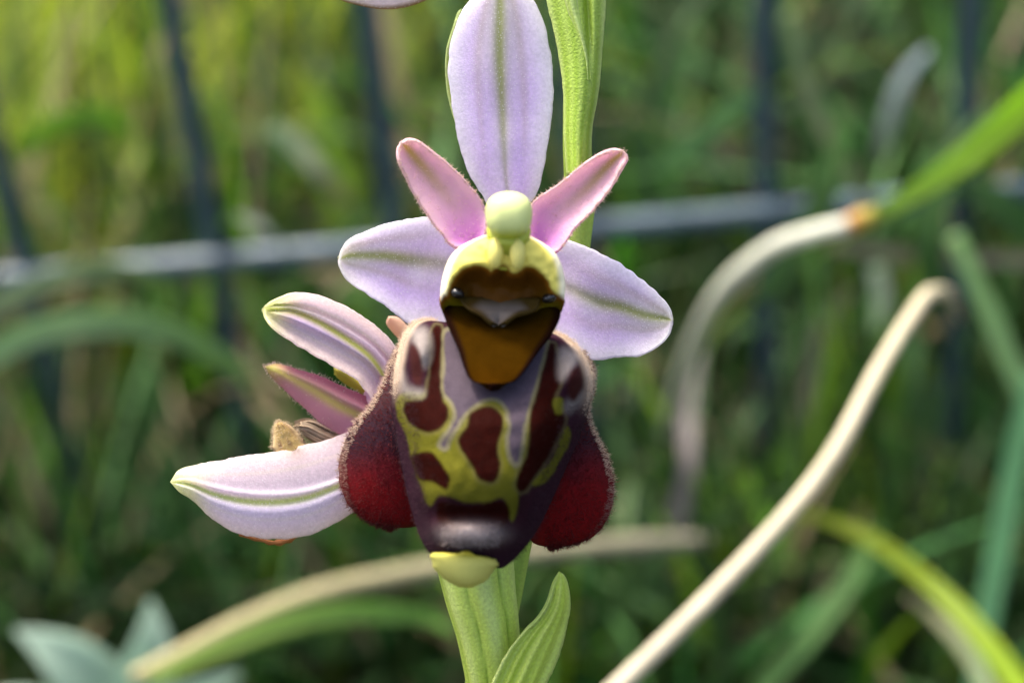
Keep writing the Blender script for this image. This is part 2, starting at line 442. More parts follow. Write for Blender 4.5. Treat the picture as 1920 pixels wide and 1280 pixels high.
def green_col(c0, c1, veins=5, edge=None):
    def f(s, t, px, py):
        c = np.ones(s.shape + (3,)) * c0
        c = mixc(c, c1, np.clip(.5 + .5 * np.cos(s * np.pi * veins), 0, 1) * .55)
        c = mixc(c, lin(222, 232, 160), np.abs(s) ** 8 * .6)
        return c
    return f
# sheathing bract around the upper stem
bl, *_ = blade('bract', [(1062, 330), (1057, 250), (1055, 170), (1045, 90), (1026, 10), (1005, -90), (985, -190), (1010, -280)],
      [(1106, 330), (1110, 250), (1120, 190), (1128, 120), (1134, 40), (1136, -60), (1110, -180), (1012, -282)],
      lambda s, t, px, py: .05 - .10 * s ** 2 * (1 - .3 * t) - .05 * np.exp(-((s - .35 + .5 * (t - .5)) / .12) ** 2) * sstep(.25, .5, t), M_GREEN, plant, green_col(G1, G2, 4), ns=40, thick=.025, rough=.8)
# a folded edge on it
blade('bract', [(1100, 150), (1094, 110), (1078, 60), (1062, 15), (1050, -40), (1045, -100)], [(1104, 150), (1104, 110), (1096, 60), (1086, 15), (1078, -40), (1048, -104)],
      bowl(.04, .1, -.03), M_GREEN, plant, green_col(G2, G3, 2), ns=14, nt=40, thick=.02, rough=.5)
# edge of the bract behind the upper sepal
blade('bract', [(868, 260), (846, 200), (837, 140), (839, 95), (852, 55), (862, 18)], [(900, 260), (890, 190), (880, 130), (872, 80), (870, 45), (868, 16)],
      bowl(-.2, -.12, .04), M_GREEN, plant, green_col(lin(165, 195, 60), lin(205, 222, 110), 2), ns=18, nt=50, thick=.02, rough=.6)
# bract below the flower
blade('bract', [(880, 1420), (902, 1330), (925, 1272), (950, 1222), (980, 1184), (1006, 1160), (1026, 1130), (1038, 1095), (1047, 1072)],
      [(975, 1420), (1002, 1335), (1026, 1282), (1046, 1235), (1060, 1190), (1070, 1135), (1066, 1098), (1058, 1078), (1051, 1070)],
      lambda s, t, px, py: .16 + .04 * t - .07 * (s + .1) ** 2 + .02 * np.cos(s * 14) * (1 - t) + .05 * np.exp(-((s + 1) / .25) ** 2), M_GREEN, plant, green_col(lin(176, 198, 66), lin(200, 218, 104), 3), ns=40, nt=80, thick=.022, rough=.9)

# ---- front flower
flower = blob('flower', 945, 505, -.02, 46, 60, .12, M_GREEN, plant, G2)
flower['label'] = 'open front flower with patterned maroon lip'
# ovary
def ov_col(t, th):
    c = np.ones(t.shape + (3,)) * lin(192, 212, 92)
    c = mixc(c, lin(212, 226, 142), np.clip(np.cos(6 * (th + .9 * t)), 0, 1) * .5)
    return mixc(c, lin(126, 160, 42), np.exp(-(np.cos(3 * (th + .9 * t)) / .16) ** 2) * .75)
tube('ovary', [P(925, 1420, -.16), P(924, 1300, -.10), P(915, 1190, -.04), P(898, 1100, -.02), P(888, 1010, -.06), P(895, 860, -.14), P(915, 700, -.14), P(942, 540, -.06)],
     [.10, .115, .15, .185, .19, .17, .14, .12], M_GREEN, flower, ov_col, seg=72, n=90, ribs=6, ribamp=.08, twist=.9)

LIL1, LIL2, WHT, VEIN = lin(228, 206, 246), lin(238, 224, 248), lin(246, 243, 248), lin(160, 164, 80)
def sepal_col(vw0, vw1, vs=0.0, greentip=0.35, curve=0.0, side=.45, tint=LIL1):
    def f(s, t, px, py):
        c = np.ones(s.shape + (3,)) * tint
        c = mixc(c, LIL2, np.clip(.5 + .5 * vnoise(s * 3 + 7, t * 6, 2), 0, 1))
        c = mixc(c, WHT, sstep(.45, 1.0, np.abs(s)) * .8)  # bright rim of light through the thin edges, painted as white
        c = mixc(c, lin(232, 230, 214), sstep(.6, 1, t) * greentip)
        sv = s - vs - curve * np.sin(np.pi * t)
        vw = vw0 + (vw1 - vw0) * t
        for q, a in ((-side, .22), (side, .22)):
            c = mixc(c, lin(190, 172, 150), np.exp(-((sv - q * (1 - .25 * t)) / (vw * .8)) ** 2) * a * 1.6 * sstep(.1, .5, t) * (1 - sstep(.85, 1, t)))
        c = mixc(c, VEIN, np.exp(-(sv / vw) ** 2) * (.4 + .5 * sstep(.1, .6, t)))
        c = mixc(c, lin(180, 190, 130), np.exp(-(sv / (vw * 3)) ** 2) * .45 * t)
        return c
    return f
def sepal_rel(base, tip, cup, arch=0.0, groove=.005, vs=0.0):
    return lambda s, t, px, py: base + (tip - base) * t + cup * s ** 2 + arch * np.sin(np.pi * t) - groove * np.exp(-((s - vs) / .09) ** 2) + .008 * vnoise(s * 2 + 3, t * 7, 4)

ds, *_ = blade('dorsal_sepal', [(930, 400), (905, 370), (877, 320), (859, 262), (847, 200), (840, 140), (843, 90), (854, 48), (870, 15), (893, -8), (932, -22)],
      [(965, 400), (1003, 368), (1020, 312), (1031, 250), (1037, 172), (1034, 110), (1021, 45), (1001, 2), (975, -16), (940, -23)],
      sepal_rel(-.05, .02, -.05, .03), M_SEPAL, flower, sepal_col(.05, .15, .0, greentip=.25, side=.5), ns=48, nt=120, thick=.024, rough=1.2, seed=3)
blade('lateral_sepal', [(868, 440), (842, 415), (800, 407), (735, 418), (690, 433), (660, 446), (645, 464), (639, 484)],
      [(868, 590), (835, 622), (800, 622), (765, 605), (722, 572), (682, 546), (655, 527), (642, 505), (638, 488)],
      sepal_rel(-.06, .06, .03, .02, vs=-.25), M_SEPAL, flower, sepal_col(.12, .15, -.22, greentip=.55, side=.5), ns=48, nt=90, thick=.024, rough=1.2, seed=4)
blade('lateral_sepal', [(1020, 440), (1062, 450), (1112, 468), (1170, 500), (1222, 541), (1250, 572), (1259, 598)],
      [(1000, 610), (1045, 645), (1105, 675), (1152, 669), (1196, 667), (1227, 654), (1250, 630), (1260, 603)],
      sepal_rel(-.06, .06, .03, .02, vs=-.1), M_SEPAL, flower, sepal_col(.11, .17, -.12, greentip=.45, side=.5), ns=48, nt=90, thick=.024, rough=1.2, seed=5)

PK1, PK2, PK3 = lin(228, 186, 204), lin(214, 136, 208), lin(192, 168, 98)
def petal_col(base_c=PK2, body=PK1, tipc=PK3, tipa=1.0):
    def f(s, t, px, py):
        c = np.ones(s.shape + (3,)) * body
        c = mixc(c, base_c, 1 - sstep(.0, .45, t))
        c = mixc(c, lin(238, 210, 208), sstep(.5, 1, np.abs(s)) * .5)
        c = mixc(c, tipc, np.exp(-((s - .05) / (.16 + .22 * t)) ** 2) * sstep(.15, .95, t) * tipa)
        return c
    return f
lp, LV, LN, *_ = blade('petal', [(868, 462), (846, 458), (828, 436), (800, 400), (776, 360), (756, 318), (748, 290), (750, 272)],
      [(905, 450), (912, 425), (905, 385), (880, 350), (842, 311), (803, 281), (775, 265), (756, 266)],
      bowl(.18, .20, .05, -.02), M_PETAL, flower, petal_col(), ns=30, nt=60, thick=.03, rough=1, seed=6)
rp, RV, RN, *_ = blade('petal', [(1000, 455), (994, 425), (998, 388), (1012, 371), (1052, 344), (1102, 305), (1142, 285), (1164, 281)],
      [(1020, 470), (1046, 469), (1076, 430), (1110, 395), (1141, 356), (1165, 313), (1174, 296), (1170, 284)],
      bowl(.18, .12, .05, -.02), M_PETAL, flower, petal_col(), ns=30, nt=60, thick=.03, rough=1, seed=7)
# fuzz on the petals
def fuzz(V, N, cols, n, length, width, edge=True, name='petal_fuzz', parent=flower):
    nt_, ns_ = V.shape[:2]
    i = rng.integers(2, nt_, n); e = rng.random(n) < .75
    j = np.where(e, np.where(rng.random(n) < .5, 0, ns_ - 1), rng.integers(0, ns_, n))
    p = V[i, j]
    ctr = V[i, ns_ // 2]
    out = p - ctr; out /= np.linalg.norm(out, axis=1, keepdims=True) + 1e-6
    d = np.where(e[:, None], out, N[i, j])
    return hairs(name, p + rng.normal(0, .004, (n, 3)), d, length, width, M_HAIR, parent, np.tile(cols, (n, 1)) * rng.uniform(.8, 1.1, (n, 1)))
fuzz(LV, LN, lin(236, 212, 196), 900, .022, .0022)
fuzz(RV, RN, lin(236, 212, 196), 900, .022, .0022)

# ---- lip
def Z3(pts):                       # outlines read off an enlargement of the lip
    return [(600 + x / 2.285, 560 + y / 2.285) for x, y in pts]
lipL = [(815, 603), (795, 600), (772, 607), (754, 630), (745, 662), (738, 700), (735, 760), (743, 820), (754, 880), (767, 940), (785, 1000), (803, 1032), (828, 1047), (850, 1052)]
lipR = [(1020, 620), (1045, 625), (1070, 637), (1092, 660), (1108, 692), (1113, 722), (1104, 765), (1086, 820), (1060, 880), (1034, 940), (1008, 992), (978, 1033), (945, 1063), (925, 1062)]
def lip_rel(s, t, px, py):
    y = py
    wc = sinterp(y, [598, 650, 720, 800, 900, 980, 1030, 1065], [.30, .46, .66, .80, .86, .80, .72, .62])
    we = sinterp(y, [598, 650, 720, 800, 900, 980, 1030, 1065], [.16, .20, .24, .26, .28, .40, .50, .56])
    wv = we + (wc - we) * np.clip(1 - np.abs(s) ** 3.0, 0, 1) ** .75
    for bx, by in ((788, 655), (1076, 692)):
        wv = wv + .15 * np.exp(-((px - bx) / 26) ** 2 - ((py - by) / 42) ** 2)
    wv = wv + .05 * np.exp(-((px - 880) / 60) ** 2 - ((py - 1005) / 26) ** 2) - .04 * np.exp(-((px - 880) / 90) ** 2 - ((py - 965) / 18) ** 2)
    return wv + .006 * vnoise(px / 22, py / 22, 8)
BROWN, PURP, CRIM = lin(38, 7, 3), lin(52, 28, 40), lin(122, 14, 18)
YEL, SPEC, PALE, CREAM = lin(96, 94, 26), lin(78, 68, 76), lin(112, 106, 84), lin(206, 184, 158)
spec_poly = Z3([(520, 190), (530, 260), (522, 390), (560, 440), (575, 500), (545, 570), (508, 625), (540, 645), (562, 590), (620, 505), (675, 455), (735, 432), (785, 455), (812, 540), (800, 605), (825, 705), (858, 700), (868, 610), (898, 480), (935, 350), (975, 200), (955, 185), (900, 230), (870, 280), (700, 300), (620, 250), (570, 140), (535, 140)])
yel_poly = Z3([(325, 450), (340, 530), (375, 610), (395, 700), (430, 800), (470, 895), (500, 850), (560, 850), (640, 875), (720, 870), (785, 855), (822, 960), (850, 860), (850, 770), (895, 650), (905, 500), (930, 380), (860, 420), (740, 400), (600, 460), (540, 400), (450, 400), (360, 400)])
dark = [Z3(p) for p in (
    [(362, 440), (440, 425), (470, 330), (480, 140), (520, 130), (515, 320), (525, 430), (555, 470), (535, 540), (470, 575), (415, 555), (370, 515)],
    [(640, 490), (720, 455), (775, 490), (782, 560), (762, 640), (772, 735), (742, 787), (690, 780), (650, 720), (604, 650), (594, 595), (628, 545)],
    [(395, 668), (475, 655), (515, 700), (557, 770), (545, 822), (492, 790), (430, 775), (400, 722)],
    [(985, 190), (1020, 250), (1035, 340), (1005, 430), (1050, 512), (1010, 620), (930, 755), (865, 830), (838, 785), (888, 650), (897, 510), (932, 385)],
    [(515, 865), (640, 888), (785, 868), (812, 925), (765, 985), (540, 975), (500, 920)])]
yel2 = [Z3(p) for p in ([(1058, 540), (1072, 600), (1030, 695), (965, 790), (908, 803), (918, 770), (985, 700), (1020, 625)], [(1000, 430), (1040, 430), (1045, 490), (1005, 490)])]
pale = [(Z3(p), a) for p, a in (([(395, 140), (450, 125), (475, 190), (465, 270), (430, 290), (405, 210)], .9), ([(350, 300), (375, 370), (440, 390), (430, 420), (350, 400)], .7),
        ([(1030, 220), (1090, 225), (1105, 260), (1060, 330), (1025, 340)], .9), ([(1060, 440), (1120, 400), (1115, 440), (1075, 485), (1055, 480)], .8))]
spots = [Z3(p) for p in ([(385, 200), (420, 215), (440, 290), (430, 370), (395, 340)], [(1075, 310), (1130, 290), (1130, 360), (1090, 440), (1060, 400)])]
def lip_col(s, t, px, py):
    wob = 2.0 * vnoise(px / 14, py / 14, 21)
    c = np.ones(s.shape + (3,)) * lin(46, 22, 28)
    c = mixc(c, PURP, sstep(.45, .95, np.abs(s)) * .9)
    d = sdist(px, py, yel_poly) + wob; c = mixc(c, YEL, sstep(-3, 4, d))
    d = sdist(px, py, spec_poly) + wob
    c = mixc(c, PALE, sstep(-7, -1, d) * .9); c = mixc(c, SPEC, sstep(1, 6, d))
    for i, q in enumerate(dark):
        d = sdist(px, py, q) + wob
        if i in (0, 1, 3): c = mixc(c, lin(104, 98, 60), sstep(-8, -2, d) * .45)
        c = mixc(c, BROWN, sstep(-3, 4, d))
    for q in yel2: c = mixc(c, YEL, sstep(-3, 4, sdist(px, py, q) + wob))
    for q, a in pale: c = mixc(c, lin(138, 130, 124), sstep(-12, 10, sdist(px, py, q)) * a)
    for q in spots: c = mixc(c, lin(62, 30, 28), sstep(-6, 6, sdist(px, py, q)))
    # pale hairy patch over the tip, cream hair rims with backlit glow painted in
    c = mixc(c, lin(216, 200, 192), np.exp(-((px - 884) / 46) ** 2 - ((py - 1002) / 17) ** 2) * .95)
    c = mixc(c, lin(58, 34, 50), sstep(1010, 1060, py) * .6)
    c = c * .78
    rim = sstep(.87, .98, np.abs(s)) * (1 - sstep(.22, .40, t))
    c = mixc(c, CREAM, rim * .85)
    return c
lip, LPV, LPN, LPX, LPY = blade('lip', lipL, lipR, lip_rel, M_LIP, flower, lip_col, ns=170, nt=190, thick=.05, tip=False)
# side lobes
def lobe_col(s, t, px, py):
    c = np.ones(s.shape + (3,)) * CRIM
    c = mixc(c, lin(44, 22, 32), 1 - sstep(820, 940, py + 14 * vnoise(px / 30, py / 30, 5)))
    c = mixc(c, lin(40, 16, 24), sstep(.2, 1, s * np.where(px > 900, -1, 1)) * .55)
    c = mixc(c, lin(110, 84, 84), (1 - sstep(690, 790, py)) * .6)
    return c
def lobe_rel(s, t, px, py):
    inner = s * np.where(px > 900, -1, 1)          # +1 towards the middle of the lip
    return .05 + .20 * np.clip(1 - s ** 2, 0, 1) ** .7 * np.clip(1 - t ** 5, 0, 1) + .08 * inner * (1 - t ** 4) - .05 * t
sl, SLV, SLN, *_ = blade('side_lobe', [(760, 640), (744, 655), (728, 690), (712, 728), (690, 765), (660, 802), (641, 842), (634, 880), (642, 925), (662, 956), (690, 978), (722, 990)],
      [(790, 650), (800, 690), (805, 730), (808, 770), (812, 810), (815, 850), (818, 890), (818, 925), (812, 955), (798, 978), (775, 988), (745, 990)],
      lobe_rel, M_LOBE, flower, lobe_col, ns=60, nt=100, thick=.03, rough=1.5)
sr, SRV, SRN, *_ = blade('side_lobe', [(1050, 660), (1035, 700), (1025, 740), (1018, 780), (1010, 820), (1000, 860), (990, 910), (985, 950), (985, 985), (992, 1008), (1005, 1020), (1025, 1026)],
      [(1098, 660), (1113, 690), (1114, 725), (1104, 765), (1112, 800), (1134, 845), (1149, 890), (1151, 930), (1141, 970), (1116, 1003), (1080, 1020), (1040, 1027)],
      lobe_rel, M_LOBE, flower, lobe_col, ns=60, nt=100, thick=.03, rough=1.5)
# velvet: hairs over lobes, rims and the tip patch
def velvet(V, N, PXa, sel, n, length, width, colf, name):
    idx = np.flatnonzero(sel.ravel()); k = rng.choice(idx, n)
    p = V.reshape(-1, 3)[k] + rng.normal(0, .006, (n, 3)); d = N.reshape(-1, 3)[k]
    return hairs(name, p, d, length, width, M_HAIR, flower, colf(k), jitter=.45)
for V, N, side in ((SLV, SLN, -1), (SRV, SRN, 1)):
    ns_, nt_ = V.shape[1], V.shape[0]
    S = np.linspace(-1, 1, ns_)[None] * np.ones((nt_, 1)); T = np.linspace(0, 1, nt_)[:, None] * np.ones((1, ns_))
    out = S * side > .80
    velvet(V, N, None, S * side > -.4, 5000, .022, .0024, lambda k: np.tile(lin(112, 28, 28), (len(k), 1)) * rng.uniform(.6, 1.3, (len(k), 1)), 'lip_hair')
    cf = lambda k: mixc(np.tile(lin(232, 212, 190), (len(k), 1)), lin(120, 50, 48), sstep(.45, .85, T.ravel()[k]))
    velvet(V, N * .6 + side * .8 * RT, None, out & (rng.random(S.shape) > T * .7), 3600, .017, .0015, cf, 'lip_hair')
SS = np.linspace(-1, 1, LPV.shape[1])[None] * np.ones((LPV.shape[0], 1)); TT = np.linspace(0, 1, LPV.shape[0])[:, None] * np.ones((1, LPV.shape[1]))
velvet(LPV, LPN, None, (np.abs(SS) > .93) & (TT < .12 + .28 * rng.random(TT.shape)), 5200, .013, .0014, lambda k: np.tile(lin(240, 222, 200), (len(k), 1)) * rng.uniform(.75, 1.05, (len(k), 1)), 'lip_hair')
velvet(LPV, LPN, None, (np.abs(LPX - 882) < 52) & (np.abs(LPY - 1003) < 18), 1500, .018, .0016, lambda k: np.tile(lin(206, 192, 186), (len(k), 1)) * rng.uniform(.7, 1.05, (len(k), 1)), 'lip_hair')
velvet(LPV, LPN, None, (np.abs(SS) > .72) & (TT > .34) & (TT < .93), 4500, .017, .0018, lambda k: np.tile(lin(78, 44, 56), (len(k), 1)) * rng.uniform(.5, 1.2, (len(k), 1)), 'lip_hair')
LCOL = lip_col(SS, TT, LPX, LPY).reshape(-1, 3)
velvet(LPV, LPN, None, (np.abs(SS) < .9) & (TT > .25) & (TT < .96), 9000, .011, .0014, lambda k: LCOL[k] * rng.uniform(.8, 1.9, (len(k), 1)), 'lip_hair')
# appendage at the tip of the lip
def app_col(s, t, px, py):
    c = np.ones(s.shape + (3,)) * lin(210, 206, 108)
    c = mixc(c, lin(170, 160, 40), 1 - sstep(.0, .3, t)); return mixc(c, lin(222, 200, 70), sstep(.75, 1, t) * .7)
blade('lip_appendage', [(826, 1034), (808, 1038), (806, 1046), (812, 1060), (824, 1078), (840, 1090), (860, 1099), (878, 1101)],
      [(920, 1044), (934, 1050), (934, 1060), (926, 1070), (915, 1084), (904, 1093), (890, 1099), (880, 1101)],
      lambda s, t, px, py: .62 + .16 * np.sqrt(np.clip(1 - s ** 2, 0, 1)) * np.sqrt(np.clip(1 - t ** 3, 0, 1)) - .05 * t, M_CAP, flower, app_col, ns=40, nt=40, thick=.03, rough=2.2)
# throat field
def thr_col(s, t, px, py):
    c = np.ones(s.shape + (3,)) * lin(44, 27, 2)
    c = mixc(c, lin(48, 40, 4), (1 - sstep(.0, .3, t)) * .7)
    c = mixc(c, lin(46, 25, 1), sstep(.6, 1, t) * .7)
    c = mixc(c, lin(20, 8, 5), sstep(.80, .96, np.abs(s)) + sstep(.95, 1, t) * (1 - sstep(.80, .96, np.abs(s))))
    return c
blade('throat', [(862, 572), (838, 574), (834, 588), (846, 620), (860, 652), (869, 684), (876, 704), (886, 715), (900, 719)],
      [(1022, 574), (1046, 578), (1049, 592), (1034, 624), (1010, 655), (988, 688), (974, 706), (964, 715), (950, 719)],
      lambda s, t, px, py: .40 + .36 * sstep(-.25, 1.1, t) - .06 * (1 - s ** 2) * (1 - t) + .03 * (1 - s ** 2) * t, M_THROAT, flower, thr_col, ns=50, nt=70, thick=.04, tip=False)
blade('stigma_shelf', [(860, 556), (874, 574), (896, 586), (914, 599), (934, 609)], [(1014, 558), (1004, 578), (976, 586), (954, 598), (936, 609)],
      lambda s, t, px, py: .46 + .05 * t + .04 * np.abs(s) + .03 * np.sin(np.pi * t), M_GLOSS, flower,
      lambda s, t, px, py: mixc(np.ones(s.shape + (3,)) * lin(104, 94, 84), lin(60, 46, 14), np.clip(sstep(.45, 1, np.abs(s)) + 1 - sstep(0, .3, t), 0, 1)), ns=40, nt=30, thick=.03)
# column: yellow hood round a brown cavity, its shadow partly in the colour
cav = [(840, 556), (848, 528), (866, 508), (890, 500), (912, 503), (922, 510), (934, 502), (948, 501), (958, 512), (972, 513), (984, 503), (1004, 506), (1024, 524), (1036, 550), (1058, 566), (1075, 620), (1000, 650), (880, 650), (810, 620), (830, 562)]
def col_rel(s, t, px, py):
    d = sdist(px, py, cav)
    wv = .52 + .20 * (1 - np.abs(s) ** 3) * (1 - .45 * t) - .17 * sstep(-10, 34, d)
    return wv + .006 * vnoise(px / 12, py / 12, 3)
def col_col(s, t, px, py):
    c = np.ones(s.shape + (3,)) * lin(222, 208, 98)
    c = mixc(c, lin(182, 176, 52), (1 - sstep(.0, .22, t)) * np.exp(-((px - 952) / 40) ** 2))
    c = mixc(c, lin(240, 232, 200), sstep(.84, .97, np.abs(s)) * .9)
    d = sdist(px, py, cav) + 2 * vnoise(px / 8, py / 8, 31)
    c = mixc(c, lin(116, 70, 10), sstep(-6, 1, d)); c = mixc(c, lin(84, 50, 5), sstep(1, 10, d))
    c = mixc(c, lin(116, 104, 14), sstep(2, 8, d) * (np.exp(-((px - 850) / 22) ** 2 - ((py - 575) / 22) ** 2) + np.exp(-((px - 1032) / 22) ** 2 - ((py - 582) / 22) ** 2)))
    return c
column, *_ = blade('column', [(925, 438), (905, 443), (880, 453), (856, 468), (840, 490), (830, 520), (826, 552), (828, 580), (838, 604)],
      [(978, 438), (1000, 446), (1022, 458), (1042, 476), (1054, 500), (1060, 532), (1058, 562), (1053, 584), (1040, 606)],
      col_rel, M_GLOSS, flower, col_col, ns=110, nt=100, thick=.06, tip=False)
for ex, ey, er in ((857, 549, .35), (1030, 558, -.35)):
    blob('false_eye', ex, ey, .52, 15, 10, .045, M_EYE, flower, lin(30, 28, 26), rot=er)
for ex, ey in ((929, 474), (970, 476)):
    blob('pollen_sac', ex, ey, .70, 15, 30, .045, M_CAP, flower, lin(226, 216, 116), rot=0)
def cap_shape(x, y, z):
    return x * (1 - .10 * np.clip(y, 0, 1)), y, z * (1 - .2 * np.clip(y, 0, 1))
def cap_col(x, y, z):
    c = np.ones(x.shape + (3,)) * lin(212, 220, 146)
    return mixc(c, lin(176, 186, 62), sstep(.45, .95, y))
blob('anther_cap', 954, 404, .70, 44, 45, .115, M_CAP, flower, cap_col, seg=40, rings=26, expo=3.0, shapef=cap_shape)
tube('column_neck', [P(954, 430, .66), P(953, 448, .62), P(952, 475, .56)], [.10, .098, .12], M_CAP, flower, lambda t, th: np.ones(t.shape + (3,)) * lin(184, 190, 66), seg=24, n=14)

# ---- the turned flower beside it
f2 = blob('flower', 735, 770, -.28, 60, 70, .14, M_PETAL, plant, lin(214, 170, 190))
f2['label'] = 'fading pale flower turned sideways behind the lip'
tube('ovary', [P(905, 1190, -.30), P(870, 1050, -.34), P(810, 900, -.36), P(745, 790, -.34)], [.09, .12, .13, .10], M_GREEN, f2, ov_col, seg=48, n=50, ribs=6, ribamp=.05, twist=.9)
def pale_col(vs0, vs1, vw=.10, inner=None, vein=lin(190, 200, 92), halves=True):
    def f(s, t, px, py):
        c = np.ones(s.shape + (3,)) * lin(232, 216, 226)
        c = mixc(c, lin(214, 204, 236), np.exp(-((s - .35) / .35) ** 2) * .7 if inner is None else np.exp(-((s - inner) / .3) ** 2) * .8)
        c = mixc(c, lin(240, 226, 214), np.abs(s) ** 3 * .7)
        c = mixc(c, lin(222, 190, 206), (1 - sstep(0, .35, t)) * .6)
        c = mixc(c, lin(226, 232, 160), sstep(.72, 1, t) * .75)
        sv = s - (vs0 + (vs1 - vs0) * t)
        c = mixc(c, vein, np.exp(-(sv / (vw * (1 + .6 * t))) ** 2) * .9)
        return mixc(c, lin(236, 232, 190), np.exp(-((np.abs(s) - .55) / .05) ** 2) * .2)
    return f
blade('sepal', [(762, 700), (750, 668), (722, 630), (672, 591), (612, 561), (562, 551), (528, 560), (500, 574)],
      [(725, 790), (702, 752), (672, 712), (622, 682), (562, 647), (522, 620), (502, 598), (492, 580)],
      lambda s, t, px, py: -.22 + .05 * t + .10 * s ** 2 - .07 * np.exp(-((s - .18) / .12) ** 2) + .08 * np.exp(-((s + .28) / .2) ** 2), M_SEPAL, f2, pale_col(.12, -.25, .09), ns=48, nt=80, thick=.026, rough=1.5, seed=11)
def pink_col(s, t, px, py):
    c = np.ones(s.shape + (3,)) * lin(206, 148, 160)
    c = mixc(c, lin(188, 108, 128), sstep(.35, .9, -s) * .8); c = mixc(c, lin(206, 150, 190), (1 - sstep(0, .4, t)) * sstep(-.2, .6, s) * .8)
    c = mixc(c, lin(196, 184, 92), np.exp(-((s + .12) / (.14 + .3 * t)) ** 2) * .85)
    return mixc(c, lin(176, 178, 80), sstep(.75, 1, t) * .8)
p2, PV, PN, *_ = blade('petal', [(740, 780), (712, 758), (690, 745), (650, 726), (602, 706), (552, 690), (520, 682), (499, 684)],
      [(700, 850), (668, 830), (640, 816), (610, 800), (572, 766), (535, 732), (510, 708), (492, 690)],
      lambda s, t, px, py: -.18 + .04 * t - .05 * s ** 2 + .05 * np.exp(-((s + .5) / .2) ** 2) * (1 - t), M_PETAL, f2, pink_col, ns=34, nt=60, thick=.03, rough=1.2, seed=12)
fuzz(PV, PN, lin(226, 200, 190), 700, .018, .002, parent=f2)
blade('sepal', [(720, 800), (684, 800), (650, 811), (620, 821), (560, 837), (490, 850), (430, 859), (370, 870), (336, 880), (320, 898)],
      [(735, 910), (705, 935), (668, 957), (622, 985), (572, 1005), (512, 1011), (452, 1001), (402, 976), (364, 940), (336, 922), (318, 908)],
      lambda s, t, px, py: -.16 + .10 * t + .03 * np.sin(np.pi * t) - .06 * s ** 2 + .018 * np.exp(-((s - .18 * (1 - 2 * t)) / .09) ** 2) + .03 * sstep(.0, .3, s - .1), M_SEPAL, f2, pale_col(.20, .1, .065, vein=lin(206, 218, 120)), ns=52, nt=100, thick=.028, rough=1.6, seed=13)
blade('column', [(690, 745), (660, 728), (632, 708), (624, 690)], [(695, 735), (680, 715), (655, 690), (626, 688)],
      bowl(-.32, -.3, -.04), M_CAP, f2, lambda s, t, px, py: np.ones(s.shape + (3,)) * lin(178, 168, 60), ns=14, nt=24, thick=.04)
blade('petal', [(752, 640), (735, 622), (724, 606), (726, 594)], [(775, 625), (760, 606), (745, 594), (731, 591)],
      bowl(-.3, -.27, -.03), M_PETAL, f2, lambda s, t, px, py: np.ones(s.shape + (3,)) * lin(226, 190, 168), ns=14, nt=24, thick=.03)
def tan_col(s, t, px, py):
    c = np.ones(s.shape + (3,)) * lin(178, 150, 92)
    c = mixc(c, lin(120, 88, 60), np.clip(vnoise(s * 6, t * 5, 3), 0, 1)); return mixc(c, lin(214, 190, 150), np.abs(s) ** 4 * .8)
wl, WV, WN, *_ = blade('withered_lip', [(520, 870), (512, 835), (512, 812), (514, 797), (520, 789)], [(595, 865), (574, 833), (560, 812), (545, 797), (524, 787)],
      lambda s, t, px, py: -.24 + .10 * np.sqrt(np.clip(1 - s ** 2, 0, 1)), M_WITHER, f2, tan_col, ns=24, nt=36, thick=.04, rough=1.5)
fuzz(WV, WN, lin(224, 206, 176), 700, .02, .002, parent=f2, name='lip_hair')
blade('withered_petal', [(640, 850), (600, 835), (570, 815), (550, 800)], [(650, 815), (615, 800), (580, 787), (553, 795)],
      lambda s, t, px, py: -.34 + .05 * (1 - s ** 2) + .02 * np.sin(s * 9), M_WITHER, f2, lambda s, t, px, py: mixc(np.ones(s.shape + (3,)) * lin(134, 112, 84), lin(190, 168, 140), np.clip(np.sin(s * 9), 0, 1)), ns=30, nt=30, thick=.025)
blade('withered_petal', [(560, 1000), (520, 1012), (480, 1006), (444, 997)], [(560, 1008), (524, 1022), (480, 1014), (445, 1001)],
      bowl(-.15, -.12, -.02), M_WITHER, f2, lambda s, t, px, py: np.ones(s.shape + (3,)) * lin(176, 112, 60), ns=8, nt=24, thick=.012, rough=2)

# ---- flower higher up the spike: only the lower edge of a sepal hangs into view
f3 = blob('flower', 960, -330, -.2, 55, 70, .12, M_GREEN, plant, G2)
f3['label'] = 'upper flower whose pale sepal edge hangs above'
tube('ovary', [P(1078, -100, -.22), P(1050, -190, -.2), P(1005, -270, -.18), P(960, -330, -.15)], [.08, .1, .11, .1], M_GREEN, f3, ov_col, seg=48, n=40, ribs=6, ribamp=.05, twist=.9)
def up_col(s, t, px, py):
    c = pale_col(.0, .0, .06)(s, t, px, py)
    return mixc(c, lin(150, 116, 60), sstep(.9, .99, s))
blade('sepal', [(940, -330), (880, -320), (800, -280), (720, -230), (650, -170), (600, -110), (590, -60)],
      [(940, -270), (900, -190), (860, -80), (810, -8), (760, 14), (715, 18), (660, 8), (620, -12), (592, -52)],
      sepal_rel(-.15, .1, -.06, .05), M_SEPAL, f3, up_col, ns=40, nt=70, thick=.026, rough=1.0)
blade('sepal', [(935, -360), (900, -460), (890, -560), (920, -640), (950, -660)], [(985, -360), (1020, -450), (1030, -560), (1000, -640), (955, -662)],
      sepal_rel(-.15, -.1, -.05, .03), M_SEPAL, f3, sepal_col(.05, .1), ns=30, nt=50, thick=.026)
blade('sepal', [(985, -340), (1060, -360), (1140, -350), (1200, -310)], [(985, -270), (1040, -240), (1120, -240), (1202, -305)],
      sepal_rel(-.15, -.05, .03), M_SEPAL, f3, sepal_col(.08, .1), ns=30, nt=50, thick=.026)

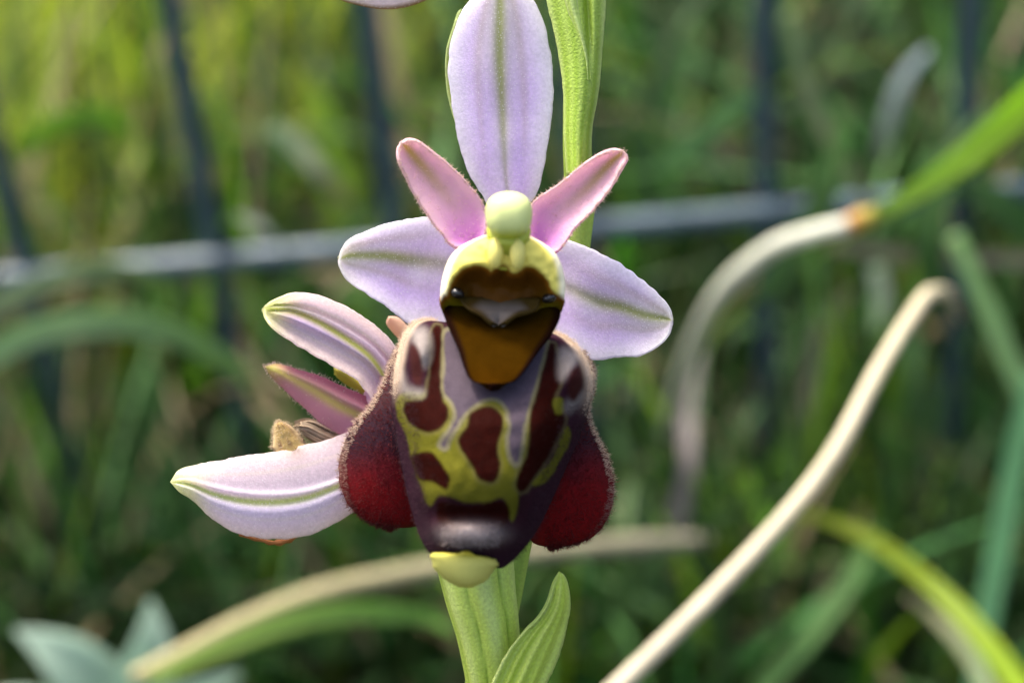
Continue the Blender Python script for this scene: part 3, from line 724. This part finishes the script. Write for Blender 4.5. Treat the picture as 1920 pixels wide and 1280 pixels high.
# basal leaves, on the ground
for k in range(5):
    a = k * 1.26 + .4
    n_ = 16; tt = np.linspace(0, 1, n_); hh = np.array([math.cos(a), math.sin(a), 0]); ss = np.array([-math.sin(a), math.cos(a), 0])
    ctr = ground_pt + np.array([0, 0, .6]) + np.outer(tt * 5.5, hh) + np.outer(1.1 * np.sin(np.pi * tt * .9), [0, 0, 1])
    wd = (.95 * np.sin(np.pi * (tt * .92 + .06)) ** .7)[:, None]
    V = np.stack([ctr - ss * wd + [0, 0, .25] * wd, ctr, ctr + ss * wd + [0, 0, .25] * wd], 1)
    mesh_obj('leaf', V.reshape(-1, 3), grid_faces(n_, 3), M_GRASS, plant, np.tile(lin(86, 124, 70), (n_ * 3, 1)))

# ------------------------------------------------------------------ single stalks and blades behind the orchid
def stalk(name, pts, rad, c0, c1, label, cat, group=None, mat=None, seg=10, n=50):
    """round dry stem: pts are (px, py, depth), depth measured from the camera in cm"""
    path = [PD(*p) if len(p) == 3 and not isinstance(p, np.ndarray) else p for p in pts]
    rad = [r * (.70 + .05 * math.sin(9.7 * i)) for i, r in enumerate(rad)]
    o = tube(name, path, rad, mat or M_STRAW, None, lambda t, th: mixc(np.ones(t.shape + (3,)) * c0, c1, t + 0 * th), seg=seg, n=n)
    return tag(o, label, cat, group)

def leafblade(name, pts, width, c0, c1, label, cat, group=None, n=40, roll=0.0, mat=None, midc=None, thin=.66):
    """a folded grass leaf with real thickness along (px, py, depth) points; widths in cm along its length"""
    path = catmull([PD(*p) for p in pts], n)
    wd = np.interp(np.linspace(0, 1, n), np.linspace(0, 1, len(width)), width)[:, None] / 2 * thin
    T = np.gradient(path, axis=0); T /= np.linalg.norm(T, axis=1, keepdims=True)
    view = CAM - path; view /= np.linalg.norm(view, axis=1, keepdims=True)
    A = np.cross(T, view); A /= np.linalg.norm(A, axis=1, keepdims=True)
    N = np.cross(A, T)
    rr = np.full((n, 1), roll); A, N = A * np.cos(rr) + N * np.sin(rr), N * np.cos(rr) - A * np.sin(rr)
    q = [path - A * wd + N * wd * .35, path - A * wd * .5 + N * wd * .12, path, path + A * wd * .5 + N * wd * .12, path + A * wd + N * wd * .35]
    b = [x - N * .03 for x in q[::-1]]
    V = np.stack(q + b, 1); F = grid_faces(n, 10, True) + [list(range(9, -1, -1)), [(n - 1) * 10 + k for k in range(10)]]
    t = np.linspace(0, 1, n)[:, None] * np.ones((1, 10))
    c = mixc(np.ones((n, 10, 3)) * c0, c1, t)
    c = np.clip(c * 1.15, 0, .9)
    if midc is not None: c[:, 2] = midc
    o = mesh_obj(name, V.reshape(-1, 3), F, mat or M_BLADE, None, c.reshape(-1, 3)); fix_normals(o)
    return tag(o, label, cat, group)
STR, STR2 = lin(214, 196, 160), lin(196, 180, 140)
stalk('dry_grass_stem', [(1010, 1420, 13.6), (1165, 1280, 14), (1330, 1120, 14.4), (1480, 960, 14.8), (1570, 840, 15.1), (1650, 690, 15.5), (1722, 574, 16), (1752, 548, 16.8), (1780, 556, 18.5), (1800, 600, 20)],
      [.10, .102, .098, .10, .094, .098, .09, .088, .09, .06, .03], lin(188, 178, 152), lin(200, 188, 150), 'thick pale dry grass stem slanting up beside the orchid lip', 'grass stem')
bent = empty('bent_grass_stem', PD(1250, 820, 25), 'bent pale grass stem with an orange joint and green leaf', 'grass stem')
def part(o, parent):
    o.parent = parent; o.location = WORLD[o.name] - WORLD[parent.name]
    for k in ('label', 'category', 'group'):
        if k in o: del o[k]
    return o
part(stalk('culm', [(1250, 820, 25), (1285, 690, 22), (1345, 560, 20), (1440, 470, 19), (1530, 436, 18.6), (1605, 418, 18.5)], [.14, .15, .15, .15, .14, .13], lin(116, 124, 96), lin(212, 212, 190), None, None), bent)  # foot of the culm painted darker, as if fading into shade
part(stalk('joint', [(1590, 422, 18.5), (1612, 412, 18.5), (1640, 400, 18.5)], [.13, .15, .11], lin(190, 128, 60), lin(150, 150, 50), None, None), bent)
part(leafblade('leaf', [(1625, 408, 18.5), (1700, 370, 18.4), (1790, 312, 18.2), (1880, 240, 18), (1990, 130, 17.6)], [.2, .3, .42, .46, .34], lin(130, 160, 60), lin(176, 212, 52), None, None), bent)

leafblade('grass_blade', [(1476, 20, 25), (1500, 130, 25), (1545, 240, 25), (1610, 350, 25), (1660, 420, 25.2)], [.2, .3, .32, .24, .1], lin(120, 146, 92), lin(136, 130, 98), 'dull olive grass blade sinking onto the orange stem joint', 'grass blade')
leafblade('grass_blade', [(1650, 300, 27), (1672, 210, 26.6), (1700, 140, 26.2), (1740, 92, 26)], [.3, .36, .34, .12], lin(110, 120, 100), lin(206, 214, 214), 'folded grass tip with a painted whitish highlight above the bright green leaf', 'grass blade')  # whitish highlight is painted into the tip colour
leafblade('grass_blade', [(1500, 960, 20), (1560, 978, 20), (1640, 1015, 19.8), (1740, 1090, 19.5), (1830, 1180, 19), (1930, 1310, 18.5)], [.16, .22, .28, .32, .36, .36], lin(128, 140, 36), lin(150, 180, 20), 'yellow green grass blade arching down under the dry stem', 'grass blade')
leafblade('grass_blade', [(1700, 1118, 20), (1745, 1150, 20), (1800, 1205, 19.8), (1850, 1290, 19.5), (1880, 1380, 19)], [.1, .2, .24, .24, .2], lin(150, 142, 110), lin(170, 196, 140), 'short pale grass blade beneath the yellow green arching one', 'grass blade')
leafblade('grass_blade', [(1790, 440, 23), (1830, 530, 23), (1870, 620, 23), (1930, 760, 23), (1990, 900, 23)], [.26, .34, .36, .36, .3], lin(140, 176, 110), lin(116, 150, 100), 'pale green straight blade leaning away from the dry stem', 'grass blade')
leafblade('grass_blade', [(1940, 700, 22), (1905, 860, 22), (1880, 1000, 22), (1850, 1160, 22), (1830, 1300, 22)], [.3, .4, .42, .4, .34], lin(96, 146, 96), lin(100, 150, 104), 'upright blue green blade behind the yellow green arch', 'grass blade')
leafblade('grass_blade', [(1420, 1300, 23), (1520, 1190, 23), (1600, 1080, 23.4), (1650, 990, 24)], [.36, .42, .36, .15], lin(92, 130, 66), lin(84, 120, 60), 'soft green blade rising behind the foot of the dry stem', 'grass blade')
leafblade('grass_blade', [(1560, 460, 24.5), (1690, 478, 24.5), (1800, 486, 24.5), (1960, 486, 24.5)], [.22, .28, .28, .28], lin(128, 124, 98), lin(140, 134, 110), 'level grey brown dead blade below the bright green leaf', 'grass blade')
leafblade('grass_blade', [(1640, 500, 25), (1655, 560, 25), (1640, 620, 25)], [.3, .34, .15], lin(170, 184, 160), lin(130, 150, 110), 'stubby pale blade hanging under the bent grass stem', 'grass blade')
leafblade('grass_blade', [(1262, 1010, 25), (1290, 880, 25), (1290, 760, 25.5), (1310, 650, 26)], [.36, .34, .3, .2], lin(118, 112, 108), lin(126, 116, 112), 'grey dead upright blade right behind the lilac sepal', 'grass blade')
leafblade('grass_blade', [(1500, 800, 27), (1520, 700, 27), (1540, 610, 27), (1600, 540, 27)], [.26, .28, .24, .14], lin(118, 116, 92), lin(110, 106, 86), 'dim brownish blade curving up behind the dry stem', 'grass blade')
leafblade('grass_blade', [(1430, 560, 24.6), (1500, 450, 24.4), (1560, 330, 24.2), (1580, 200, 24.2)], [.4, .6, .5, .15], lin(70, 104, 44), lin(84, 118, 54), 'wide mid green blade crossing the fence wire by the bent stem', 'grass blade')
leafblade('grass_blade', [(1760, 560, 24.4), (1740, 440, 24.2), (1780, 320, 24.2), (1860, 200, 24.4)], [.5, .6, .5, .15], lin(62, 98, 40), lin(80, 116, 50), 'wide dark green blade behind the bright bent leaf', 'grass blade')
leafblade('grass_blade', [(1980, 470, 24.4), (1900, 400, 24.2), (1840, 360, 24.2), (1720, 340, 24.4)], [.5, .6, .5, .15], lin(72, 110, 48), lin(70, 104, 50), 'dark green blade lying under the bright bent leaf', 'grass blade')
# straw and green blade crossing behind the ovary
stalk('dry_grass_stem', [(250, 1270, 19), (345, 1222, 19.2), (470, 1160, 19.5), (620, 1105, 20), (800, 1068, 20.6), (960, 1040, 21), (1150, 1022, 21.5), (1330, 1012, 22)], [.12, .14, .15, .16, .16, .16, .16, .12], lin(168, 158, 112), lin(124, 120, 98), 'long tan dry stem crossing low behind the orchid ovary', 'grass stem')
leafblade('grass_blade', [(280, 1275, 18.6), (380, 1228, 18.8), (520, 1172, 19.2), (650, 1148, 19.6), (790, 1155, 20), (860, 1190, 20)], [.2, .3, .36, .36, .3, .1], lin(158, 180, 86), lin(104, 148, 60), 'green grass blade lying along the tan dry stem', 'grass blade')
# left side
leafblade('grass_blade', [(-60, 600, 24), (60, 540, 24), (160, 508, 24), (260, 512, 24.4), (340, 545, 25)], [.4, .42, .4, .3, .1], lin(150, 164, 122), lin(116, 136, 84), 'faded green blade arching just under the fence wire', 'grass blade')
leafblade('grass_blade', [(-60, 690, 23), (60, 628, 23), (180, 606, 23), (310, 620, 23.4), (430, 680, 24), (480, 740, 24.5)], [.42, .5, .52, .48, .34, .1], lin(140, 168, 116), lin(120, 146, 88), 'broad green arching blade beside the fading flower', 'grass blade')
leafblade('grass_blade', [(512, 236, 26), (560, 275, 26), (610, 330, 26), (655, 385, 26.4)], [.28, .4, .36, .2], lin(150, 168, 132), lin(130, 120, 96), 'greyish blade slanting toward the horizontal fence wire', 'grass blade')
leafblade('grass_blade', [(440, 405, 24.5), (490, 425, 24), (540, 470, 24)], [.04, .2, .05], lin(140, 150, 136), lin(110, 122, 104), 'small silvery leaf tip crossing the horizontal fence wire', 'grass blade')
leafblade('grass_blade', [(40, 285, 27), (110, 235, 27), (190, 222, 27), (250, 250, 27.4)], [.3, .55, .5, .15], lin(132, 168, 40), lin(120, 160, 50), 'bright lime leaf curling between two fence wires', 'grass blade')
leafblade('grass_blade', [(1240, 320, 27), (1310, 260, 27), (1370, 210, 27), (1440, 180, 27.5)], [.34, .44, .4, .2], lin(96, 138, 76), lin(104, 146, 88), 'soft green blade leaning over a fence wire by the petal', 'grass blade')
leafblade('grass_blade', [(1150, 1240, 24), (1175, 1130, 24), (1165, 1020, 24), (1180, 900, 24.5)], [.34, .4, .36, .2], lin(60, 88, 30), lin(66, 98, 36), 'dark green upright blade close by the lower bract', 'grass blade')

# grey green lobed leaf in the near lower corner
herb = empty('thistle_leaf', PD(230, 1420, 15.5), 'silvery grey green lobed leaf beside the low end of the tan stem', 'leaf')
for (pts, wds) in (([(250, 1420, 15.6), (275, 1280, 15.4), (285, 1200, 15.3), (282, 1125, 15.3)], [.5, .62, .44, .03]),
                   ([(240, 1420, 15.8), (190, 1300, 15.7), (110, 1225, 15.6), (30, 1180, 15.6)], [.5, .6, .46, .03]),
                   ([(260, 1430, 15.4), (340, 1330, 15.2), (410, 1280, 15.1), (450, 1262, 15.1)], [.4, .4, .26, .03]),
                   ([(200, 1440, 15.9), (110, 1370, 15.8), (40, 1330, 15.8), (-60, 1310, 15.8)], [.4, .5, .36, .03])):
    part(leafblade('lobe', [(x, y, d * 1.3) for x, y, d in pts], [1.95 * x for x in wds], lin(138, 166, 142), lin(176, 196, 176), None, None), herb)
